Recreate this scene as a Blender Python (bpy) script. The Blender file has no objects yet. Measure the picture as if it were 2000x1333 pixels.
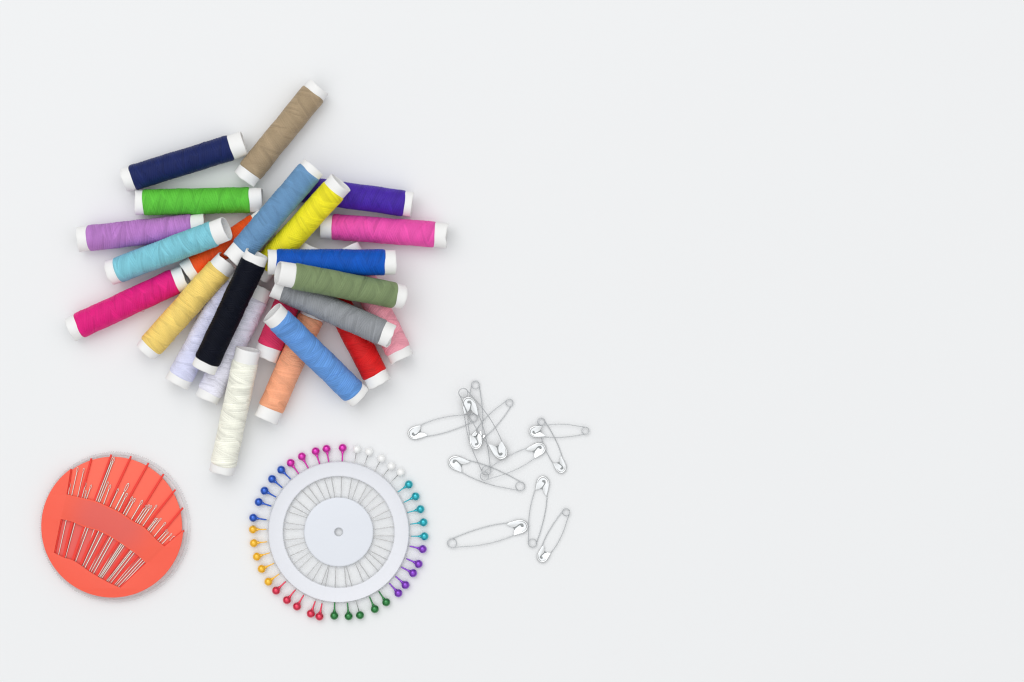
import bpy, bmesh, math, random
import numpy as np
from mathutils import Vector, Quaternion, Matrix
from mathutils.geometry import tessellate_polygon

# ------------------------------------------------------------------ camera, world, lights, exposure
scene = bpy.context.scene
MM = 0.001
S = 0.00018          # metres per photo pixel on the table
D = 1.0              # camera height above the table
CX, CY = 1000.0, 666.5

cam_d = bpy.data.cameras.new("camera")
cam = bpy.data.objects.new("camera", cam_d)
scene.collection.objects.link(cam)
cam.location = (0, 0, D)
cam_d.sensor_width = 36
cam_d.lens = 36 * D / (2000 * S)
cam_d.clip_start = 0.01
cam_d.clip_end = 20
cam_d.dof.use_dof = True
cam_d.dof.focus_distance = D - 0.008
cam_d.dof.aperture_fstop = 7.0
scene.camera = cam

world = bpy.data.worlds.new("World")
scene.world = world
world.use_nodes = True
wn = world.node_tree.nodes
wl = world.node_tree.links
bg = wn["Background"]
tc = wn.new("ShaderNodeTexCoord")
sep = wn.new("ShaderNodeSeparateXYZ")
ramp = wn.new("ShaderNodeValToRGB")
wl.new(tc.outputs["Generated"], sep.inputs[0])
wl.new(sep.outputs["Z"], ramp.inputs[0])
wl.new(ramp.outputs[0], bg.inputs[0])
e = ramp.color_ramp.elements
e[0].position, e[0].color = 0.0, (0.24, 0.232, 0.22, 1)     # dim room at table level
e[1].position, e[1].color = 0.95, (0.97, 0.985, 1.0, 1)     # pale bright ceiling
m_ = e.new(0.58); m_.color = (0.45, 0.445, 0.435, 1)
bg.inputs[1].default_value = 1.34

def area(name, loc, target, size, power, color):
    d = bpy.data.lights.new(name, 'AREA')
    d.shape = 'RECTANGLE'; d.size, d.size_y = size
    d.energy = power; d.color = color
    o = bpy.data.objects.new(name, d)
    scene.collection.objects.link(o)
    o.location = loc
    o.rotation_euler = (Vector(target) - Vector(loc)).to_track_quat('-Z', 'Y').to_euler()
    return o
area("window_light", (-0.75, 1.45, 2.4), (0.08, 0, 0), (2.6, 2.2), 21.0, (1.0, 0.99, 0.975))

vs = scene.view_settings
vs.view_transform = 'Standard'
vs.look = 'None'
vs.exposure = 0.0
vs.gamma = 1.0
vs.use_curve_mapping = False
scene.cycles.max_bounces = 12
scene.cycles.diffuse_bounces = 6
scene.cycles.transparent_max_bounces = 12
scene.cycles.use_denoising = True
scene.cycles.denoising_prefilter = 'ACCURATE'
scene.cycles.filter_width = 1.2

# ------------------------------------------------------------------ helpers
def P(px, py, z=0.0):
    k = S * (D - z) / D
    return Vector(((px - CX) * k, (CY - py) * k, z))

def lin(c):
    out = []
    for v in c:
        v /= 255.0
        out.append(v / 12.92 if v <= 0.04045 else ((v + 0.055) / 1.055) ** 2.4)
    return tuple(out)

def link(o, parent=None):
    scene.collection.objects.link(o)
    if parent: o.parent = parent
    return o

def thing(name, label, cat, loc=(0, 0, 0), group=None):
    o = link(bpy.data.objects.new(name, None))
    o.empty_display_size = 0.004
    o.location = loc
    o["label"] = label; o["category"] = cat
    if group: o["group"] = group
    return o

def mesh_obj(name, verts, faces, mat, parent=None, smooth=True, uvs=None):
    me = bpy.data.meshes.new(name)
    me.from_pydata(verts, [], faces)
    me.polygons.foreach_set("use_smooth", [smooth] * len(me.polygons))
    if uvs is not None:
        at = me.attributes.new("dye_shade_tone", 'FLOAT', 'POINT')
        at.data.foreach_set("value", np.asarray(uvs, dtype=np.float32))
    if mat: me.materials.append(mat)
    return link(bpy.data.objects.new(name, me), parent)

def bm_obj(name, bm, mat, parent=None, smooth_angle=None):
    me = bpy.data.meshes.new(name)
    bmesh.ops.recalc_face_normals(bm, faces=bm.faces[:])
    bm.to_mesh(me); bm.free()
    if smooth_angle is not None:
        me.polygons.foreach_set("use_smooth", [True] * len(me.polygons))
        me.set_sharp_from_angle(angle=math.radians(smooth_angle))
    me.materials.append(mat)
    return link(bpy.data.objects.new(name, me), parent)

def sweep(path, radii, n=8, cap=True):
    """tube along a list of points; returns verts, faces"""
    pts = [Vector(p) for p in path]
    if not hasattr(radii, '__len__'): radii = [radii] * len(pts)
    V, F = [], []
    nrm = None
    for i, p in enumerate(pts):
        t = (pts[min(i + 1, len(pts) - 1)] - pts[max(i - 1, 0)]).normalized()
        if nrm is None:
            nrm = t.orthogonal().normalized()
        else:
            nrm = (nrm - t * nrm.dot(t)).normalized()
        b = t.cross(nrm)
        for k in range(n):
            a = 2 * math.pi * k / n
            V.append(p + (nrm * math.cos(a) + b * math.sin(a)) * radii[i])
    for i in range(len(pts) - 1):
        for k in range(n):
            k2 = (k + 1) % n
            F.append((i * n + k, i * n + k2, (i + 1) * n + k2, (i + 1) * n + k))
    if cap:
        F.append(tuple(range(n - 1, -1, -1)))
        F.append(tuple((len(pts) - 1) * n + k for k in range(n)))
    return V, F

def join(*parts):
    V, F = [], []
    for v, f in parts:
        o = len(V); V += list(v); F += [tuple(i + o for i in q) for q in f]
    return V, F

def catmull(pts, sub=8, closed=False):
    pts = [Vector(p) for p in pts]
    out = []
    n = len(pts)
    rng = range(n) if closed else range(n - 1)
    for i in rng:
        if closed:
            p0, p1, p2, p3 = pts[i - 1], pts[i], pts[(i + 1) % n], pts[(i + 2) % n]
        else:
            p0, p1, p2, p3 = pts[max(i - 1, 0)], pts[i], pts[i + 1], pts[min(i + 2, n - 1)]
        for k in range(sub):
            t = k / sub
            out.append(0.5 * ((2 * p1) + (p2 - p0) * t + (2 * p0 - 5 * p1 + 4 * p2 - p3) * t * t
                              + (3 * p1 - p0 - 3 * p2 + p3) * t ** 3))
    if not closed: out.append(pts[-1])
    return out

def lathe(profile, n=128, rfun=None):
    """closed profile of (r, z) turned round Z"""
    V, F = [], []
    m = len(profile)
    for k in range(n):
        a = 2 * math.pi * k / n
        for j, (r, z) in enumerate(profile):
            rr = rfun(r, z, a, j) if rfun else r
            V.append((rr * math.cos(a), rr * math.sin(a), z))
    for k in range(n):
        k2 = (k + 1) % n
        for j in range(m):
            j2 = (j + 1) % m
            F.append((k * m + j, k2 * m + j, k2 * m + j2, k * m + j2))
    return V, F

def slab(outer, holes, z0, z1, bevel=0.0):
    """flat plate with holes from outlines, returns a bmesh with softened top edges"""
    loops = [outer] + holes
    flat = [Vector((p[0], p[1], 0)) for l in loops for p in l]
    tris = tessellate_polygon([[Vector((p[0], p[1], 0)) for p in l] for l in loops])
    bm = bmesh.new()
    top = [bm.verts.new((p.x, p.y, z1)) for p in flat]
    bot = [bm.verts.new((p.x, p.y, z0)) for p in flat]
    for t in tris:
        a, b, c = (flat[i] for i in t)
        if (b - a).cross(c - a).z < 0: t = (t[0], t[2], t[1])
        try:
            bm.faces.new([top[i] for i in t]); bm.faces.new([bot[i] for i in reversed(t)])
        except ValueError: pass
    o = 0
    edges = []
    for l in loops:
        n = len(l)
        for i in range(n):
            a, b = o + i, o + (i + 1) % n
            bm.faces.new((top[a], top[b], bot[b], bot[a]))
            edges.append((top[a], top[b]))
        o += n
    bmesh.ops.recalc_face_normals(bm, faces=bm.faces[:])
    if bevel:
        es = [bm.edges.get(p) for p in edges]
        bmesh.ops.bevel(bm, geom=[x for x in es if x], offset=bevel, segments=3, profile=0.5, affect='EDGES', clamp_overlap=True)
    return bm

# ------------------------------------------------------------------ materials
def new_mat(name):
    m = bpy.data.materials.new(name)
    m.use_nodes = True
    return m, m.node_tree.nodes, m.node_tree.links, m.node_tree.nodes["Principled BSDF"]

def plain(name, color, rough=0.5, metal=0.0, coat=0.0, alpha=1.0, var=0.03, nscale=300.0, bump=0.0, spec=0.5, sss=0.0):
    m, N, L, b = new_mat(name)
    b.inputs["Roughness"].default_value = rough
    b.inputs["Metallic"].default_value = metal
    b.inputs["Coat Weight"].default_value = coat
    b.inputs["Coat Roughness"].default_value = 0.08
    b.inputs["Alpha"].default_value = alpha
    b.inputs["Specular IOR Level"].default_value = spec
    if sss:
        b.inputs["Subsurface Weight"].default_value = sss
        b.inputs["Subsurface Radius"].default_value = (0.003, 0.0015, 0.001)
        b.inputs["Subsurface Scale"].default_value = 0.4
    t = N.new("ShaderNodeTexCoord"); no = N.new("ShaderNodeTexNoise")
    no.inputs["Scale"].default_value = nscale; no.inputs["Detail"].default_value = 4
    L.new(t.outputs["Object"], no.inputs["Vector"])
    mx = N.new("ShaderNodeMix"); mx.data_type = 'RGBA'
    mx.inputs["A"].default_value = tuple(max(0, c * (1 - var)) for c in color) + (1,)
    mx.inputs["B"].default_value = tuple(min(1, c * (1 + var)) for c in color) + (1,)
    L.new(no.outputs["Fac"], mx.inputs["Factor"])
    L.new(mx.outputs["Result"], b.inputs["Base Color"])
    if bump:
        bp = N.new("ShaderNodeBump"); bp.inputs["Strength"].default_value = 0.4
        bp.inputs["Distance"].default_value = bump
        L.new(no.outputs["Fac"], bp.inputs["Height"]); L.new(bp.outputs[0], b.inputs["Normal"])
    return m

def thread_mat(name, color):
    """spun polyester: random strand tone with painted gap shade and facet sheen, fine fibre mottling, a little sheen"""
    m, N, L, b = new_mat(name)
    at = N.new("ShaderNodeAttribute"); at.attribute_name = "dye_shade_tone"
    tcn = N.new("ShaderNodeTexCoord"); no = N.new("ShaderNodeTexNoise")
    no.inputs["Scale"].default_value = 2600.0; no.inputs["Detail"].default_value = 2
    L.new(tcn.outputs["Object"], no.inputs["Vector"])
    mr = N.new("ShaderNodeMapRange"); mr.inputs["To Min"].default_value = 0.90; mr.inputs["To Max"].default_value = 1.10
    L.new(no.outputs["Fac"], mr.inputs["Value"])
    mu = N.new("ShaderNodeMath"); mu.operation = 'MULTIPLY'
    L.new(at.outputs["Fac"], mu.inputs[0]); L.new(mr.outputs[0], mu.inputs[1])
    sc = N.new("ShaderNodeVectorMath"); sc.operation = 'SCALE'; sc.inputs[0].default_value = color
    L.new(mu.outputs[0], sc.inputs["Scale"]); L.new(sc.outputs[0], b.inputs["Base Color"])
    b.inputs["Roughness"].default_value = 0.5
    b.inputs["Specular IOR Level"].default_value = 0.2 if max(color) > 0.05 else 0.1
    b.inputs["Sheen Weight"].default_value = 0.03 if max(color) > 0.05 else 0.0
    return m

M_TABLE = plain("white_table_laminate", (0.838, 0.848, 0.860), rough=0.45, var=0.006, nscale=9.0, spec=0.25)
M_PAPER = plain("white_paper_tube", (0.95, 0.95, 0.945), rough=0.75, var=0.02, nscale=700.0, bump=0.00006, spec=0.25)
def translucent(m, fac, col):
    """let light through thin paper and milky plastic"""
    n, l = m.node_tree.nodes, m.node_tree.links
    out = n["Material Output"]; src = out.inputs[0].links[0].from_socket
    t = n.new("ShaderNodeBsdfTranslucent"); t.inputs[0].default_value = col + (1,)
    x = n.new("ShaderNodeMixShader"); x.inputs[0].default_value = fac
    l.new(src, x.inputs[1]); l.new(t.outputs[0], x.inputs[2]); l.new(x.outputs[0], out.inputs[0])
def see_through(m, fac):
    """part of the light passes straight through clear plastic"""
    n, l = m.node_tree.nodes, m.node_tree.links
    out = n["Material Output"]; src = out.inputs[0].links[0].from_socket
    t = n.new("ShaderNodeBsdfTransparent"); t.inputs[0].default_value = (1, 1, 1, 1)
    x = n.new("ShaderNodeMixShader"); x.inputs[0].default_value = fac
    l.new(src, x.inputs[1]); l.new(t.outputs[0], x.inputs[2]); l.new(x.outputs[0], out.inputs[0])
translucent(M_PAPER, 0.08, (0.93, 0.93, 0.92))
M_WIRE = plain("nickel_plated_wire", (0.50, 0.515, 0.53), rough=0.25, metal=1.0, var=0.03)
M_CAP = plain("pressed_nickel_sheet", (0.72, 0.73, 0.735), rough=0.14, metal=1.0, var=0.03, nscale=900, bump=0.00003)
M_NEEDLE = plain("needle_steel", (0.80, 0.76, 0.69), rough=0.12, metal=1.0, var=0.04)
M_SHAFT = plain("pin_steel", (0.55, 0.55, 0.55), rough=0.25, metal=1.0, var=0.03)
M_BAND = plain("milky_plastic_band", (0.87, 0.885, 0.94), rough=0.32, var=0.006, nscale=60)
M_HUB = plain("milky_plastic_hub", (0.815, 0.845, 0.91), rough=0.30, var=0.012, nscale=60)
M_BASE = plain("thin_clear_plastic", (0.86, 0.87, 0.875), rough=0.25, var=0.006)
M_CLEAR = plain("frosted_clear_plastic", (0.85, 0.86, 0.865), rough=0.22, var=0.01)
M_RIDGE = plain("ridged_clear_plastic", (0.76, 0.77, 0.77), rough=0.3, var=0.02)
for _m, _f, _s in ((M_BAND, .08, .03), (M_HUB, .06, .02), (M_BASE, .3, .955), (M_CLEAR, .3, .965), (M_RIDGE, .3, .84)):
    translucent(_m, _f, (0.90, 0.92, 0.95)); see_through(_m, _s)
M_INNER = plain("dull_clasp_inside_shade", (0.27, 0.28, 0.28), rough=0.35, metal=1.0, var=0.08, nscale=900)  # metal darkened to paint the shade inside the clasp hollow
M_RED_FLOOR = plain("coral_plastic_floor", lin((254, 102, 76)), rough=0.42, var=0.02, nscale=80, sss=0.15)
M_RED_RIB = plain("coral_plastic_ribs", lin((238, 46, 26)), rough=0.38, var=0.02, nscale=80, sss=0.1)
M_RED_COVER = plain("coral_plastic_cover", lin((249, 90, 64)), rough=0.42, var=0.025, nscale=60, sss=0.15)
M_RED_BRIDGE = plain("frosted_coral_plastic", lin((232, 92, 80)), rough=0.5, var=0.03, nscale=90, sss=0.1)
M_RED_WELL = plain("deep_coral_plastic", lin((232, 92, 84)), rough=0.5, var=0.03, nscale=90)

# ------------------------------------------------------------------ setting: the table top
tb = bmesh.new()
bmesh.ops.create_cube(tb, size=1.0)
bmesh.ops.scale(tb, vec=(1.6, 1.1, 0.025), verts=tb.verts)
bmesh.ops.translate(tb, vec=(0.0, 0.0, -0.0125), verts=tb.verts)
bmesh.ops.bevel(tb, geom=tb.edges[:], offset=0.002, segments=2, affect='EDGES')
table = bm_obj("table_top", tb, M_TABLE, smooth_angle=30)
table["kind"] = "structure"
table["label"] = "smooth white table top under the sewing notions"

# ------------------------------------------------------------------ thread spools
RT, RP = 4.50 * MM, 4.26 * MM

def paper_tube(length, rnd, crush=(1, 1)):
    n = 56
    wall = 0.38 * MM
    xs = [0, 0.15, 1, 2.2, 4, 7]
    ax = [-length / 2 + x * MM for x in xs] + [0] + [length / 2 - x * MM for x in reversed(xs)]
    def endshape(kc):
        ph = [rnd.uniform(0, 6.28) for _ in range(4)]
        am = [rnd.uniform(0.02, 0.05), rnd.uniform(.015, .04), rnd.uniform(0.0, 0.016)]
        jag = [rnd.uniform(0.03, 0.14) * kc, rnd.uniform(0.02, 0.10) * kc, rnd.uniform(0.0, 0.06) * kc]
        jp = [rnd.uniform(0, 6.28) for _ in range(3)]
        rad = lambda a: 1 + am[0] * math.cos(2 * a + ph[0]) + am[1] * math.cos(3 * a + ph[1]) + am[2] * math.cos(5 * a + ph[2])
        axo = lambda a: (jag[0] * math.cos(2 * a + jp[0]) + jag[1] * math.cos(3 * a + jp[1]) + jag[2] * math.cos(7 * a + jp[2])) * MM
        return rad, axo
    e0, e1 = endshape(crush[0]), endshape(crush[1])
    V, F = [], []
    rings = [(x, 1) for x in ax] + [(x, 0) for x in reversed(ax)]
    for x, outer in rings:
        d0 = (x + length / 2) / (6 * MM); d1 = (length / 2 - x) / (6 * MM)
        w0 = max(0, 1 - d0) ** 1.5; w1 = max(0, 1 - d1) ** 1.5
        for k in range(n):
            a = 2 * math.pi * k / n
            f = 1 + (e0[0](a) - 1) * w0 + (e1[0](a) - 1) * w1
            r = RP * f - (0 if outer else wall)
            if outer and min(x + length / 2, length / 2 - x) < 0.1 * MM: r -= 0.08 * MM
            xx = x + e0[1](a) * w0 * 1.0 + e1[1](a) * w1
            V.append((xx, r * math.cos(a), r * math.sin(a)))
    m = len(rings)
    for i in range(m):
        i2 = (i + 1) % m
        for k in range(n):
            k2 = (k + 1) % n
            F.append((i * n + k, i * n + k2, i2 * n + k2, i2 * n + k))
    return V, F

def thread_winding(length, xoff, rnd, nrnd, nstrand, nfuzz=60):
    """cross-wound thread body in local X: every strand is a ridge of the mesh; two families of
    strands slant opposite ways and take turns in large diamond facets. Returns verts, faces, strand tone with painted shade per vertex"""
    na = 128
    nl = int(length / (0.085 * MM))
    th = np.linspace(0, 2 * np.pi, na + 1)
    x = np.linspace(0, length, nl)
    X, T = np.meshgrid(x, th, indexing='ij')
    xm = X / MM; u = T / (2 * np.pi)
    ph = nrnd.uniform(0, 6.28, 8)
    pitch = nrnd.uniform(.64, .76); n1 = nrnd.randint(8, 13); n2 = n1 + nrnd.choice([-3, -2, 2, 3])
    cell = nrnd.uniform(13.5, 18.0); cell2 = cell * nrnd.uniform(.8, .95)
    xw = xm + 0.14 * np.sin(2 * np.pi * xm / 7.3 + ph[0]) + 0.10 * np.sin(2 * np.pi * xm / 4.1 + T + ph[1])
    t1 = xw / pitch + n1 * u; t2 = xw / (pitch * 1.06) - n2 * u
    m = np.sin(2 * np.pi * (xm / cell + u) + ph[2]) * np.sin(2 * np.pi * (xm / cell2 - u) + ph[3])
    m += 0.25 * np.sin(2 * np.pi * (xm / 6.1 + 2 * u) + ph[4]) * np.sin(2 * np.pi * (xm / 9.7 - u) + ph[5])
    w = 1 / (1 + np.exp(-m / 0.025))
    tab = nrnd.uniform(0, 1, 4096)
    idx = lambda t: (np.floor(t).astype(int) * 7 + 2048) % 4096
    def strand(t):
        prof = np.abs(np.sin(np.pi * t)) ** 0.7
        return 0.18 * prof + 0.06 * tab[idx(t)]
    h = strand(t1) * (1 - w) + strand(t2) * w - 0.14
    h += 0.05 * np.exp(-(m / 0.07) ** 2)                       # turn-round strands stand a little proud
    h += 0.05 * np.sin(2 * np.pi * xm / 17 + ph[6] + T) + 0.03 * np.sin(2 * np.pi * xm / 8.3 + ph[7] - 2 * T)
    edge = np.minimum(X, length - X) / MM
    fade = 1 - np.exp(-(edge / 0.9) ** 2)
    h = h * fade + 0.05 * (1 - fade) - 0.30 * np.exp(-(edge / 0.30) ** 2) + 0.06 * np.exp(-((edge - 1.6) / 1.1) ** 2)
    Rr = RT + h * MM
    def dye_gap_shade(v):
        return np.where(v < .14, .875, np.where(v > .9, 1.08, .96 + .07 * v))  # dark strands paint the shaded gaps between strands; the rest vary at random
    tone = dye_gap_shade(tab[(idx(t1) * 3 + 11) % 4096]) * (1 - w) + dye_gap_shade(tab[(idx(t2) * 3 + 57) % 4096]) * w
    tone = tone * (0.97 + 0.06 * w) * (1 + 0.03 * np.sin(xm * 1.3 + 3 * T + ph[1]))  # facet factor paints the sheen change between the two strand slants
    wx = np.exp(-(edge / 1.2) ** 2) * (0.13 * np.sin(2 * T + ph[6]) + 0.03 * np.sin(5 * T + ph[7])) * MM   # ragged ends
    pts = np.stack([X + wx + xoff, Rr * np.cos(T), Rr * np.sin(T)], -1)[:, :na]
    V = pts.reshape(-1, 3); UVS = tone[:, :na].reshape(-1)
    ii, jj = np.meshgrid(np.arange(nl - 1), np.arange(na), indexing='ij')
    j2 = (jj + 1) % na
    Q = np.stack([ii * na + jj, (ii + 1) * na + jj, (ii + 1) * na + j2, ii * na + j2], -1).reshape(-1, 4)
    V = [V]; UVS = [UVS]; F = Q.tolist(); nv = [nl * na]
    for ring, rev in ((0, False), (nl - 1, True)):          # close down to the tube
        p = pts[ring]
        c = np.stack([p[:, 0], (RP - .2 * MM) * np.cos(th[:na]), (RP - .2 * MM) * np.sin(th[:na])], -1)
        o = nv[0]; V.append(c); UVS.append(np.ones(na)); nv[0] += na
        for k in range(na):
            q = (ring * na + k, ring * na + (k + 1) % na, o + (k + 1) % na, o + k)
            F.append(q[::-1] if rev else q)
    def add_tube(path, r, n=5):
        v, f = sweep(path, r, n)
        o = nv[0]
        V.append(np.array([tuple(p) for p in v])); UVS.append(np.full(len(v), rnd.uniform(.95, 1.1))); nv[0] += len(v)
        F.extend(tuple(i + o for i in q) for q in f)
    for s in range(nstrand):                                  # single strands lying across the winding
        x0 = rnd.uniform(0.06, 0.9) * length
        slope = rnd.choice((-1, 1)) * rnd.uniform(1.2, 4.2) * MM   # mm along per radian
        a0 = rnd.uniform(0, 6.28); span = rnd.uniform(1.6, 4.0)
        pp = []
        for i in range(26):
            t = i / 25
            xx = x0 + slope * span * (t - .5)
            if not (0.6 * MM < xx < length - 0.6 * MM): continue
            a = a0 + span * t
            lift = (-0.12 + 0.20 * math.sin(math.pi * t) ** 0.4) * MM
            ii = int(round(xx / length * (nl - 1))); jj = int(round((a % (2 * math.pi)) / (2 * math.pi) * na))
            r = Rr[ii, jj] + lift - .04 * MM
            pp.append((xx + xoff, r * math.cos(a), r * math.sin(a)))
        if len(pp) > 5: add_tube(pp, rnd.uniform(.06, .09) * MM)
    for s in range(2):                                        # loose loops of thread
        x0 = rnd.uniform(0.1, 0.85) * length; a0 = rnd.uniform(0.6, 5.6); sp_ = rnd.uniform(.35, .8); dx = rnd.uniform(.8, 2.4) * MM
        pp = []
        for q in range(13):
            t = q / 12
            a = a0 + sp_ * t; r = RT + (-.1 + rnd.uniform(.4, .5) * math.sin(math.pi * t) * 1.3) * MM
            pp.append((x0 + dx * t + xoff, r * math.cos(a), r * math.sin(a)))
        add_tube(catmull(pp, 3), .055 * MM)
    for s in range(nfuzz):                                    # stray fibres
        x0 = rnd.uniform(0.02, 0.98) * length; a0 = rnd.uniform(0, 6.28)
        da = rnd.uniform(-.25, .25); dx = rnd.uniform(-.9, .9) * MM; hgt = rnd.uniform(.1, .55) * MM
        ii = int(x0 / length * (nl - 1)); jj = int(a0 / (2 * math.pi) * na)
        r0 = Rr[ii, jj]
        pp = []
        for t in (0, .33, .66, 1):
            r = r0 - .05 * MM + hgt * math.sin(t * 2.2)
            a = a0 + da * t
            pp.append((x0 + dx * t + xoff, r * math.cos(a), r * math.sin(a)))
        add_tube(pp, .018 * MM, 3)
    return np.concatenate(V), F, np.concatenate(UVS)

# name: end a (px), end b (px), heights of the axis at a and b (mm), bare paper at a and b (px), sRGB, label
SPOOLS = [
 ((475.5, 351), (623, 170), 4.73, 4.73, 19.5, 16, (166, 146, 118), "tan thread spool lying topmost of the pile, apart above the others"),
 ((242, 353), (477, 280.5), 4.73, 4.73, 17.5, 27, (20, 34, 90), "navy blue thread spool lying above the bright green spool"),
 ((265.5, 396), (512.5, 390.5), 4.73, 4.73, 15, 24, (92, 190, 60), "bright green thread spool between the navy and the lilac spool"),
 ((153, 468), (400.5, 441), 4.73, 4.73, 19, 25, (180, 122, 194), "lilac purple thread spool below the green one, partly under the turquoise spool"),
 ((215, 534), (443, 447), 4.73, 14.8, 17, 25, (126, 196, 212), "turquoise thread spool leaning over the lilac and orange spools"),
 ((137, 645), (362, 540.5), 4.73, 4.73, 18, 21, (220, 26, 124), "deep magenta thread spool at the far left end of the pile"),
 ((364, 534), (520, 429), 4.73, 4.73, 20, 20, (234, 84, 28), "orange thread spool mostly hidden under the turquoise and denim blue spools"),
 ((455, 511), (613, 326), 13.4, 13.5, 29, 13, (104, 146, 186), "denim blue thread spool lying on top beside the lemon yellow one"),
 ((504, 536), (665.5, 357), 6.2, 14.6, 20, 18.6, (246, 230, 40), "lemon yellow thread spool leaning beside the denim blue spool"),
 ((563, 366), (805, 400), 4.73, 4.73, 20, 14.5, (70, 38, 162), "violet thread spool whose left end lies under the lemon yellow spool"),
 ((627, 441.5), (873, 460.5), 4.73, 4.73, 22, 23.6, (230, 82, 170), "bubblegum pink thread spool below the violet one at the right of the pile"),
 ((523, 512.5), (772.5, 513), 16.4, 12.0, 16.5, 21, (2, 82, 182), "royal blue thread spool lying level above the olive green spool"),
 ((542.5, 533), (788, 581), 24.4, 10.4, 30, 18, (124, 142, 102), "olive green thread spool resting on the royal blue and grey spools"),
 ((536.5, 557.5), (765, 658), 13.5, 13.5, 20, 19.5, (144, 147, 152), "grey thread spool lying slanted below the olive green one"),
 ((531, 611), (701, 776.5), 18.0, 4.8, 19, 14.5, (100, 152, 218), "cornflower blue thread spool slanting down across the peach spool"),
 ((517, 701), (607, 480), 4.73, 4.73, 25, 22, (222, 54, 100), "raspberry red thread spool mostly hidden beneath the cornflower blue and grey spools"),
 ((519, 820.5), (616, 602), 4.73, 4.73, 24, 20, (248, 168, 130), "peach orange thread spool passing under the cornflower blue spool"),
 ((742.5, 751.5), (643.6, 560.6), 4.73, 4.73, 21, 22, (212, 26, 28), "bright red thread spool sticking out from under the grey spool"),
 ((786, 702), (678, 483), 4.73, 4.73, 18, 22, (248, 162, 178), "pale pink thread spool under the olive, grey and royal blue spools"),
 ((345, 750.5), (461, 533), 4.73, 4.73, 16, 20, (212, 214, 240), "pale lavender thread spool between the golden and the black spool"),
 ((403, 781), (511, 560), 4.73, 4.73, 15, 26, (228, 227, 240), "white lilac-tinged thread spool under the right side of the black spool"),
 ((397, 721), (503, 496), 11.4, 18.6, 17, 17, (9, 13, 26), "black thread spool lying on top of the two pale lavender spools"),
 ((285, 687), (445, 508), 4.73, 10.8, 15, 23, (250, 210, 116), "golden yellow thread spool slanting between the magenta and black spools"),
 ((433, 923), (484.5, 682), 4.73, 11.6, 15.5, 25, (242, 241, 228), "cream thread spool lying lowest of the pile, nearest the pin wheel"),
]
CRUSH = {'black': (1, 2.4), 'golden': (1, 2.0), 'grey': (1, 2.6), 'bubblegum': (1, 2.2), 'tan': (2.0, 1), 'denim': (1.8, 1), 'turquoise': (2.2, 1), 'white': (1.8, 1), 'bright': (1.5, 1.2)}
for i, (a, b, za, zb, ea, eb, col, label) in enumerate(SPOOLS):
    rnd = random.Random(100 + i); nrnd = np.random.RandomState(500 + i)
    A, B = P(*a, za * MM), P(*b, zb * MM)
    Lw = (B - A).length
    root = thing("thread_spool", label, "thread spool", (A + B) / 2, "small spools of coloured thread in a pile")
    q = (B - A).to_track_quat('X', 'Z')
    root.rotation_euler = q.to_euler()
    v, f = paper_tube(Lw, rnd, CRUSH.get(label.split()[0], (1, 1)))
    mesh_obj("paper_tube", v, f, M_PAPER, root)
    k = Lw / math.hypot(b[0] - a[0], b[1] - a[1])
    x0, x1 = -Lw / 2 + ea * k, Lw / 2 - eb * k
    v, f, u = thread_winding(x1 - x0, x0, rnd, nrnd, rnd.randint(7, 12))
    c = tuple(min(0.92, x * 1.05) for x in lin(col))
    mat = thread_mat("thread_" + label.split(" thread")[0].replace(" ", "_"), c)
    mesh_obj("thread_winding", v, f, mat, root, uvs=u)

# ------------------------------------------------------------------ pin wheel with forty pins
WC = (662.0, 1039.0)
PINS = {
 "magenta": [(669.3, 875.2), (637.8, 877), (616.5, 881.8), (589.7, 892), (567.8, 904.5)],
 "blue": [(549.2, 918), (531.4, 936), (516.6, 958.9), (505.3, 981), (494.6, 1011.8)],
 "yellow": [(494, 1034.5), (495.7, 1061.3), (501.7, 1087.7), (511, 1111.7), (524.2, 1136.6)],
 "red": [(539.3, 1154), (560.4, 1172.5), (580, 1185), (607, 1199), (624, 1204.6)],
 "green": [(652.8, 1203), (680.9, 1204), (703.2, 1202), (732, 1190), (754.4, 1176.7)],
 "purple": [(778, 1159), (792, 1143), (806.7, 1119.9), (817.6, 1102), (825.6, 1073)],
 "teal": [(829, 1048), (827.2, 1020.6), (821.2, 995), (811.8, 970), (798.5, 946.7)],
 "white": [(782.6, 923), (764, 911), (745, 896), (720.9, 882.8), (697, 878)],
}
PIN_RGB = {"magenta": (216, 14, 172), "blue": (6, 86, 196), "yellow": (250, 188, 4), "red": (222, 34, 74), "green": (8, 122, 48),
           "purple": (130, 48, 196), "teal": (10, 176, 192), "white": (246, 247, 247)}
ZP = 1.45 * MM
wheel = thing("pin_wheel", "round white plastic pin wheel holding a ring of coloured ball-headed pins", "pin wheel", P(*WC, 0))
rim = []
angs = sorted(math.atan2(1039 - y, x - 662) for l in PINS.values() for x, y in l)
for i, a in enumerate(angs):
    a2 = angs[(i + 1) % len(angs)] + (2 * math.pi if i == len(angs) - 1 else 0)
    for t in range(8):
        s = t / 8
        rr = (157.5 + 6.5 * math.sin(math.pi * s) ** 0.7) * S
        th = a + (a2 - a) * s
        rim.append((rr * math.cos(th), rr * math.sin(th)))
circ = lambda r, n: [(r * math.cos(2 * math.pi * k / n), r * math.sin(2 * math.pi * k / n)) for k in range(n)]
bm_obj("base_disc", slab(rim, [circ(8.2 * S, 40)], 0.15 * MM, 0.85 * MM, 0.12 * MM), M_BASE, wheel, 35)
v, f = lathe([(108.5 * S, 0.9 * MM), (108.5 * S, 1.42 * MM), (109.6 * S, 1.62 * MM), (111.5 * S, 1.68 * MM), (133.5 * S, 1.68 * MM), (136.4 * S, 2.0 * MM),
              (137.8 * S, 1.35 * MM), (137.8 * S, 0.9 * MM)], 160)
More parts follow.
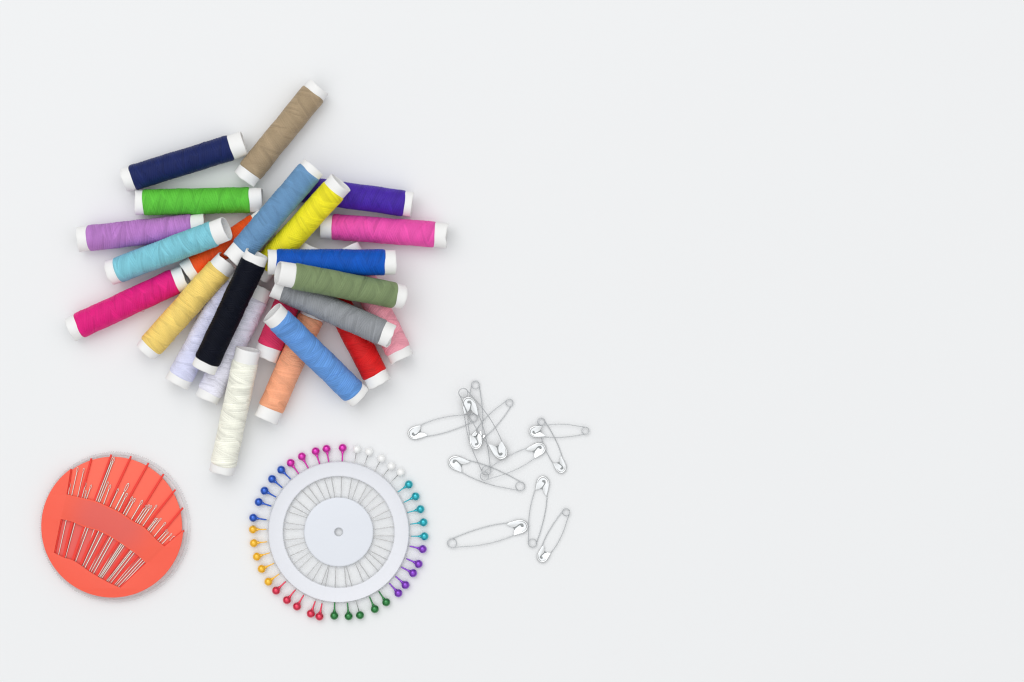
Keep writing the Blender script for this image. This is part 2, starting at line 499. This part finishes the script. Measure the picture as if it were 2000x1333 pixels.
o = mesh_obj("outer_band", v, f, M_BAND, wheel); o.data.set_sharp_from_angle(angle=math.radians(50))
v, f = lathe([(8.2 * S, 0.9 * MM), (8.2 * S, 1.5 * MM), (9.3 * S, 1.68 * MM), (10.5 * S, 1.68 * MM), (64.5 * S, 1.68 * MM), (66.6 * S, 1.6 * MM), (67.6 * S, 1.42 * MM),
              (67.6 * S, 0.9 * MM)], 128)
o = mesh_obj("centre_disc", v, f, M_HUB, wheel); o.data.set_sharp_from_angle(angle=math.radians(50))

pin_mesh = {}
def sphere_geo(r, nu=28, nv=16):
    V, F = [], []
    for j in range(nv + 1):
        p = math.pi * j / nv
        for i in range(nu):
            a = 2 * math.pi * i / nu
            V.append((r * math.cos(p), r * math.sin(p) * math.cos(a), r * math.sin(p) * math.sin(a)))
    for j in range(nv):
        for i in range(nu):
            F.append((j * nu + i, j * nu + (i + 1) % nu, (j + 1) * nu + (i + 1) % nu, (j + 1) * nu + i))
    return V, F
ORD = ["first", "second", "middle one", "fourth", "last"]
names = list(PINS)
shaft_v, shaft_f = sweep([(1.2 * MM, 0, 0), (6 * MM, 0, 0), (15 * MM, 0, 0), (17.5 * MM, 0, 0), (18.9 * MM, 0, 0)], [.15 * MM, .15 * MM, .145 * MM, .11 * MM, .02 * MM], 10)
shaft_me = None
rp = random.Random(5)
for ci, cname in enumerate(names):
    metal = {"white": 0.0, "yellow": 0.25}.get(cname, 0.6)
    hm = plain(cname + "_pearl_paint", tuple(x for x in lin(PIN_RGB[cname])), rough=0.13, metal=metal, coat=1.0, var=0.03)
    hv, hf = sphere_geo(1.47 * MM)
    nr = {"yellow": (.55, .24, .19), "teal": (.55, .24, .19)}.get(cname, (.55, .30, .27))
    neck_geo = sweep([(1.15 * MM, 0, 0), (1.9 * MM, 0, 0), (2.5 * MM, 0, 0), (4.4 * MM, 0, 0), (4.75 * MM, 0, 0)],
                     [.75 * MM, nr[0] * .72 * MM, nr[1] * MM, nr[2] * MM, .18 * MM], 12)
    prev, nxt = names[ci - 1], names[(ci + 1) % len(names)]
    head_me = neck_me = None
    for pi, (x, y) in enumerate(PINS[cname]):
        if pi == 0: lab = f"{cname} ball-headed pin at the end of its run, next to the {prev} pins"
        elif pi == 1: lab = f"{cname} ball-headed pin, second of its run counting from the {prev} pins"
        elif pi == 2: lab = f"{cname} ball-headed pin in the middle of the five {cname} pins"
        elif pi == 3: lab = f"{cname} ball-headed pin, second of its run counting from the {nxt} pins"
        else: lab = f"{cname} ball-headed pin at the end of its run, next to the {nxt} pins"
        pos = P(x, y, ZP)
        root = thing("ball_head_pin", lab, "pin", pos, f"{cname} pins on the pin wheel")
        c = P(*WC, ZP)
        d = c - pos
        aim = c + Vector((-d.y, d.x, 0)).normalized() * rp.uniform(-7, 7) * S
        root.rotation_euler = (0, 0, math.atan2(aim.y - pos.y, aim.x - pos.x))
        bare = cname == "white" or (cname == "green" and pi == 2)
        if head_me is None:
            h = mesh_obj("head", hv, hf, hm, root); head_me = h.data
        else:
            h = link(bpy.data.objects.new("head", head_me), root)
        if bare: pass
        elif neck_me is None:
            n_ = mesh_obj("painted_neck", *neck_geo, hm, root); neck_me = n_.data
        else:
            n_ = link(bpy.data.objects.new("painted_neck", neck_me), root)
        if shaft_me is None:
            s_ = mesh_obj("shaft", shaft_v, shaft_f, M_SHAFT, root); shaft_me = s_.data
        else:
            s_ = link(bpy.data.objects.new("shaft", shaft_me), root)

# ------------------------------------------------------------------ round needle case
ZF, ZC = 2.5 * MM, 3.8 * MM           # floor of the needle tray, top of its cover plate
case = thing("needle_case", "round clear case with a coral red needle disc at lower left", "needle case", P(226, 1029.5, 0))
c0 = Vector(case.location)
loc = lambda px, py, z: P(px, py, z) - c0
R2 = 145.5 * S
cup = [(0.5 * MM, 0.1 * MM), (R2 - 1.2 * MM, 0.1 * MM), (R2 - 1.2 * MM, 0.5 * MM), (R2 - 0.6 * MM, 1.3 * MM), (R2 - 1.2 * MM, 1.95 * MM), (R2 - 2.0 * MM, 2.0 * MM),
       (R2 - 2.0 * MM, 0.7 * MM), (0.5 * MM, 0.6 * MM)]
v, f = lathe(cup, 180)
o = mesh_obj("clear_cup", v, f, M_CLEAR, case); o.data.set_sharp_from_angle(angle=math.radians(40))
NT = 210
def ridge_r(r, z, a, j):
    return r + (0.22 * MM * (1 if math.sin(a * NT) > 0 else 0) if j in (1, 2) else 0)
v, f = lathe([(R2 - 1.15 * MM, 0.12 * MM), (R2 + .1 * MM, 0.12 * MM), (R2 + .1 * MM, 1.5 * MM), (R2 - .55 * MM, 1.9 * MM)], NT * 4, ridge_r)
mesh_obj("ridged_rim", v, f, M_RIDGE, case, smooth=False)

DC, DR = (219.3, 1028.8), 138.8
UP = [(130, 966), (156, 972.3), (184, 978.5), (209.5, 989.3), (235, 1001.7), (260.6, 1018.8), (282.3, 1031), (304, 1053.5), (321, 1068)]
TIP = [(137.9, 916.5), (177.7, 895.6), (216.5, 888.6), (255.2, 891.7), (289.3, 904.9), (318.8, 926.6), (342, 956.8), (356.7, 992.4), (359, 1037)]
LT = [(118.8, 1014), (140.5, 1019.4), (163.8, 1029.4), (187, 1035.6), (208.7, 1045), (230.4, 1058), (249.8, 1071.3), (269.2, 1085.2), (285.4, 1100.7)]
LB = [(105.3, 1079.8), (123.5, 1089), (141.3, 1094.5), (156.8, 1103.8), (170.7, 1114), (187.8, 1124.8), (204, 1134), (219.6, 1141.8), (235, 1148.8)]
def ring_pt(deg, r, z):
    return loc(DC[0] + r * math.cos(deg), DC[1] - r * math.sin(deg), z)
angt = lambda p: math.atan2(DC[1] - p[1], p[0] - DC[0])
# floor of the tray: whole disc
fl = [tuple(ring_pt(2 * math.pi * k / 160, 136.0, ZF))[:2] for k in range(160)]
bm_obj("tray_floor", slab(fl, [], ZF - 1.0 * MM, ZF, 0.2 * MM), M_RED_FLOOR, case, 35)
# cover: everything outside the upper sector, minus the lower window
aL, aR = angt(TIP[0]), angt(TIP[8])
outer = []
nn = 140
a0, a1 = aL, aR + 2 * math.pi
for k in range(nn + 1):
    outer.append(tuple(ring_pt(a0 + (a1 - a0) * k / nn, DR, ZC))[:2])
up_curve = catmull([loc(x, y, ZC) for x, y in UP], 5)
outer += [(p.x, p.y) for p in reversed(up_curve)]
def window(z, grow=0.0):
    w = catmull([loc(x, y, z) for x, y in LT], 4) + list(reversed(catmull([loc(x, y, z) for x, y in LB], 4)))
    return [(p.x, p.y) for p in w]
bm_obj("cover_plate", slab(outer, [window(ZC)], ZC - 0.55 * MM, ZC, 0.22 * MM), M_RED_COVER, case, 35)
# frosted bridge strip standing proud on the cover between both rows
br_top = [p for p in UP]; br_bot = [p for p in LT]
ins = lambda p, q, t: (p[0] + (q[0] - p[0]) * t, p[1] + (q[1] - p[1]) * t)
btop = catmull([loc(*ins(p, q, .05), ZC) for p, q in zip(UP, LT)], 4)
bbot = catmull([loc(*ins(p, q, .95), ZC) for p, q in zip(UP, LT)], 4)
bm_obj("bridge", slab([(p.x, p.y) for p in btop] + [(p.x, p.y) for p in reversed(bbot)], [], ZC - 0.1 * MM, ZC + 0.05 * MM, 0.04 * MM), M_RED_BRIDGE, case, 35)
# deep floor seen through the lower window
def win_scaled(z, k):
    w = window(z); cxm = sum(p[0] for p in w) / len(w); cym = sum(p[1] for p in w) / len(w)
    return [(cxm + (x - cxm) * k, cym + (y - cym) * k) for x, y in w]
bm_obj("window_floor", slab(win_scaled(ZF, 1.10), [], ZF - 0.3 * MM, ZF + 0.06 * MM), M_RED_WELL, case, 35)
for i in range(9):
    t, b = loc(*TIP[i], ZC), loc(*LB[i], ZC)
    mid_u, mid_l = loc(*UP[i], ZC), loc(*LT[i], ZC)
    pts = catmull([t, mid_u, mid_l, b], 4)
    hw = 3.1 * S
    bm = bmesh.new()
    rows = []
    n = len(pts)
    for k, p in enumerate(pts):
        d = (pts[min(k + 1, n - 1)] - pts[max(k - 1, 0)]).normalized()
        s = Vector((-d.y, d.x, 0))
        w = hw * (0.62 + 0.38 * min(1, k / (n * 0.35)))
        zt = ZC - 0.62 * MM
        rows.append([bm.verts.new((p + s * w * u).to_tuple()[:2] + (z,)) for u, z in ((-1, ZF - .2 * MM), (-.8, zt), (.8, zt), (1, ZF - .2 * MM))])
    for k in range(n - 1):
        for j in range(4):
            j2 = (j + 1) % 4
            bm.faces.new((rows[k][j], rows[k][j2], rows[k + 1][j2], rows[k + 1][j]))
    bm.faces.new(rows[0]); bm.faces.new(rows[-1][::-1])
    bm_obj("rib", bm, M_RED_RIB, case, 40)

_n, _l = M_RED_BRIDGE.node_tree.nodes, M_RED_BRIDGE.node_tree.links
_tc = _n.new("ShaderNodeTexCoord"); _d = _n.new("ShaderNodeVectorMath"); _d.operation = 'DISTANCE'
_cb = loc(218, 1015, 0); _d.inputs[1].default_value = (_cb.x, _cb.y, ZC)
_l.new(_tc.outputs["Object"], _d.inputs[0])
_r = _n.new("ShaderNodeMapRange"); _r.interpolation_type = 'SMOOTHSTEP'
_r.inputs["From Min"].default_value = 0.006; _r.inputs["From Max"].default_value = 0.0185
_l.new(_d.outputs["Value"], _r.inputs["Value"])
_x = _n.new("ShaderNodeMix"); _x.data_type = 'RGBA'
_old = _n["Principled BSDF"].inputs["Base Color"].links[0].from_socket
_l.new(_r.outputs[0], _x.inputs["Factor"]); _l.new(_old, _x.inputs["A"])
_x.inputs["B"].default_value = lin((249, 90, 64)) + (1,)
_l.new(_x.outputs["Result"], _n["Principled BSDF"].inputs["Base Color"])

# needles: eye end, point end (photo px), slot, thickness
A_ = lambda x, y: (70 + x / 6.452, 870 + y / 6.452)
B_ = lambda x, y: (70 + x / 6.452, 1000 + y / 6.452)
NEED = [
 (A_(430, 485), (126, 1013), 0, 1.0, 9), (A_(530, 280), B_(283, 555), 0, 1.0, 10), (A_(608, 290), B_(352, 595), 0, .9, 7),
 (A_(630, 475), B_(368, 600), 1, 1.0, 9), (A_(632, 570), (160, 1012), 1, .9, 8), (A_(700, 500), (154, 1016), 1, 1.0, 9),
 (A_(970, 155), B_(452, 645), 2, 1.15, 10), (A_(990, 160), B_(487, 665), 2, 1.15, 10), (A_(912, 460), (178, 1020), 2, 1.0, 8), (A_(942, 500), B_(560, 705), 2, 1.1, 9),
 (A_(1040, 550), B_(575, 715), 3, 1.1, 8), (A_(1170, 480), B_(605, 730), 3, 1.5, 19), (A_(1152, 605), B_(665, 760), 3, 1.2, 9),
 (A_(1220, 650), B_(690, 770), 4, 1.1, 9), (A_(1250, 670), B_(720, 790), 4, 1.2, 9), (A_(1345, 695), B_(780, 820), 4, 1.2, 10),
 (A_(1390, 755), B_(795, 830), 5, 1.1, 9), (A_(1430, 750), B_(808, 835), 5, 1.1, 9), (A_(1460, 760), B_(825, 845), 5, 1.1, 9), (A_(1525, 755), B_(880, 875), 5, 1.0, 6),
 (B_(1520, 80), B_(890, 880), 6, 1.0, 8), (B_(1540, 85), B_(905, 890), 6, 1.0, 8), (B_(1580, 80), B_(935, 910), 6, .9, 6), (B_(1635, 135), B_(985, 930), 6, 1.0, 8),
 (B_(1655, 225), B_(1000, 940), 7, .9, 6), (B_(1670, 255), B_(1025, 960), 7, .9, 6), (B_(1715, 275), B_(1045, 965), 7, .9, 6), (B_(1750, 310), (296, 1090), 7, 1.0, 9),
]
slotname = ["leftmost", "second from left", "third from left", "fourth from left", "fourth from right", "third from right", "second from right", "rightmost"]
cnt = {s: sum(1 for n in NEED if n[2] == s) for s in range(8)}
num = ["", "one", "two", "three", "four"]
seen = {}
for (e_, p_, slot, th, el) in NEED:
    seen[slot] = seen.get(slot, 0) + 1
    k, n = seen[slot], cnt[slot]
    pos = "leftmost" if k == 1 else ("rightmost" if k == n else ("middle one" if n == 3 else ["", "", "second", "third"][k]))
    lab = f"silver needle, {pos} of {num[n]} in the {slotname[slot]} slot of the red disc"
    if el > 15: lab = "thickest silver sewing needle with the long wide eye in the red disc"
    zz = ZF + 0.36 * MM
    if p_[1] > 1050: p_ = (p_[0] + (p_[0] - e_[0]) * .13, p_[1] + (p_[1] - e_[1]) * .13)     # points reach under the lower cover
    E, Q = P(*e_, zz), P(*p_, zz)
    Ln = (Q - E).length
    r = 0.195 * MM * th
    ey = el * S; hw = 0.27 * MM * th if el < 15 else 0.40 * MM
    loop = []
    for j in range(28):
        a = 2 * math.pi * j / 28
        loop.append((ey / 2 - math.cos(a) * ey / 2, hw * math.sin(a) * (0.9 + .1 * math.cos(a)), 0))
    loop.append(loop[0]); loop.append(loop[1])
    g1 = sweep(loop, 0.105 * MM * th, 6, cap=False)
    g2 = sweep([(ey * .93, 0, 0), (ey * 1.12, 0, 0), (ey * 1.6, 0, 0), (Ln * .7, 0, 0), (Ln * .9, 0, 0), (Ln, 0, 0)],
               [hw * .75, r * 1.12, r, r, r * .7, .02 * MM], 10)
    o = mesh_obj("sewing_needle", *join(g1, g2), M_NEEDLE)
    o.location = E
    o.rotation_euler = (0, 0, math.atan2(Q.y - E.y, Q.x - E.x))
    o["label"] = lab; o["category"] = "needle"; o["group"] = "needles in the red disc"

# ------------------------------------------------------------------ safety pins
def safety_pin(coil, tip, flip, zc, zt, label):
    A, B = P(*coil, 0), P(*tip, 0)
    A.z, B.z = zc * MM, zt * MM
    root = thing("safety_pin", label, "safety pin", A, "silver safety pins scattered on the table")
    root.rotation_euler = (B - A).to_track_quat('X', 'Z').to_euler()
    Ll = (B - A).length / S
    k = min(1.0, Ll / 148) ** 0.75
    rc, wr = 8.8 * k, 0.134 * MM * (0.85 + .15 * k)
    zw = 0.8 * MM
    f = flip
    pts = [(Ll - 26 * k, 11.6 * k, 0)]
    for t, y in ((.68, 14.6), (.5, 15.8), (.3, 14.2), (.13, 11.2)):
        pts.append((Ll * t, y * k, 0))
    n0 = 20
    for j in range(n0 + 1):                                   # one and a half turns of the spring
        a = math.radians(75 + 555 * j / n0)
        pts.append((rc * math.cos(a), rc * math.sin(a), j / n0 * 2.4))
    for t, y in ((.13, -11.6), (.3, -15.6), (.5, -17.2), (.68, -15.6)):
        pts.append((Ll * t, y * k, 2.4 * (1 - t)))
    pts.append((Ll - 24 * k, -12.0 * k, 0))
    path = [Vector((p.x * S, p.y * S * f, zw - .25 * MM + p.z * 0.25 * MM)) for p in catmull(pts, 4)]
    mesh_obj("wire", *sweep(path, wr, 8), M_WIRE, root)
    top = [(-44, 15.2), (-30, 16.3), (-16, 16.2), (-8.5, 13.8), (-3.2, 9), (-.5, 2.5), (-.6, -3.5), (-3.8, -9.5), (-9, -13), (-15, -14.8), (-24, -15.8), (-33.5, -16.2),
           (-33, -12.5), (-30.5, -6), (-26.5, -1.2), (-21, 2.4), (-16.5, 4.6), (-14.0, 2.8), (-13.0, -1.8), (-9.2, -2.0), (-7.8, 2.2), (-9.0, 6.2), (-13, 7.8), (-17.5, 6.8), (-22.5, 4.1), (-28, 2.6), (-34, 5), (-39, 9)]
    def put(l):
        l = [((Ll + x * .9 * k) * S, y * .80 * k * S * f) for x, y in l]
        return l[::-1] if f < 0 else l
    leaf = slab(put(top), [], 0.72 * MM, 1.2 * MM, 0.04 * MM)
    for vv in leaf.verts: vv.co.z -= 0.40 * MM * max(0.0, 1 - abs(vv.co.y) / (12.5 * k * S)) ** 0.8     # sheet dips towards the slot
    bm_obj("clasp_leaf", leaf, M_CAP, root, 50)
    rim_pts = [(-42, 15.0), (-30, 16.0), (-16, 15.8), (-8.5, 13.3), (-3.3, 8.6), (-.9, 2.5), (-1, -3.3), (-4.2, -9), (-9.3, -12.6), (-15, -14.4), (-24, -15.4), (-33, -15.8)]
    rp_ = catmull([((Ll + x * .9 * k) * S, y * .81 * k * S * f, 0.85 * MM) for x, y in rim_pts], 5)
    nr_ = len(rp_)
    rad = [(0.15 + 0.24 * min(1, 5 * q / nr_, 5 * (nr_ - 1 - q) / nr_)) * MM * (.7 + .3 * k) for q in range(nr_)]
    mesh_obj("clasp_rim", *sweep(rp_, rad, 12), M_CAP, root)
    back = [(-33, 15), (-16, 14.8), (-8.5, 12.3), (-4.4, 8.0), (-2, 2.5), (-2, -3.0), (-5.2, -8), (-9.3, -11.5), (-15, -13.3), (-32, -14.6), (-30, -5), (-31, 5)]
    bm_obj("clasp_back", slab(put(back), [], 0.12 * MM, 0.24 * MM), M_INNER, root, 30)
    return root

SAFETY = [
 ((924, 816.5), (798, 849), 1, 0, 0, "safety pin at the left of the heap, its clasp pointing left"),
 ((995, 787), (921, 866), 1, 0, 0, "safety pin lying slanted under the heap, its spring coil at upper right"),
 ((928.5, 752.5), (929.5, 877), 1, 0.0, 1.5, "safety pin lying upright in the heap, its coil topmost of all"),
 ((1016, 950), (877, 900), -1, 0, 0, "large safety pin below the heap, clasp at left and coil lower right"),
 ((950, 919), (912, 776), -1, 0.5, 1.9, "large safety pin with its clasp up under the coil of the topmost pin"),
 ((905, 767), (985, 894), -1, 3.2, 1.1, "large safety pin lying on top of the heap, clasp pointing down right"),
 ((946, 930), (1064, 872), 1, 0.9, 0, "safety pin crossing the lower large one, its clasp pointing upper right"),
 ((1057, 824), (1099, 923), 1, 0, 0, "small safety pin under the horizontal one, clasp pointing down"),
 ((1143, 841.5), (1034, 843), 1, 0.2, 0.75, "small safety pin lying horizontally on top of another small one"),
 ((1040, 1061), (1062, 931), -1, 0, 0, "safety pin standing apart upright with its clasp at the top"),
 ((1105.5, 1000.5), (1055, 1097), -1, 0, 0, "small safety pin at lower right with its clasp pointing down left"),
 ((883, 1061), (1030, 1026), 1, 0, 0, "large safety pin at the bottom, apart, with its clasp at the right"),
]
for s in SAFETY: safety_pin(*s)
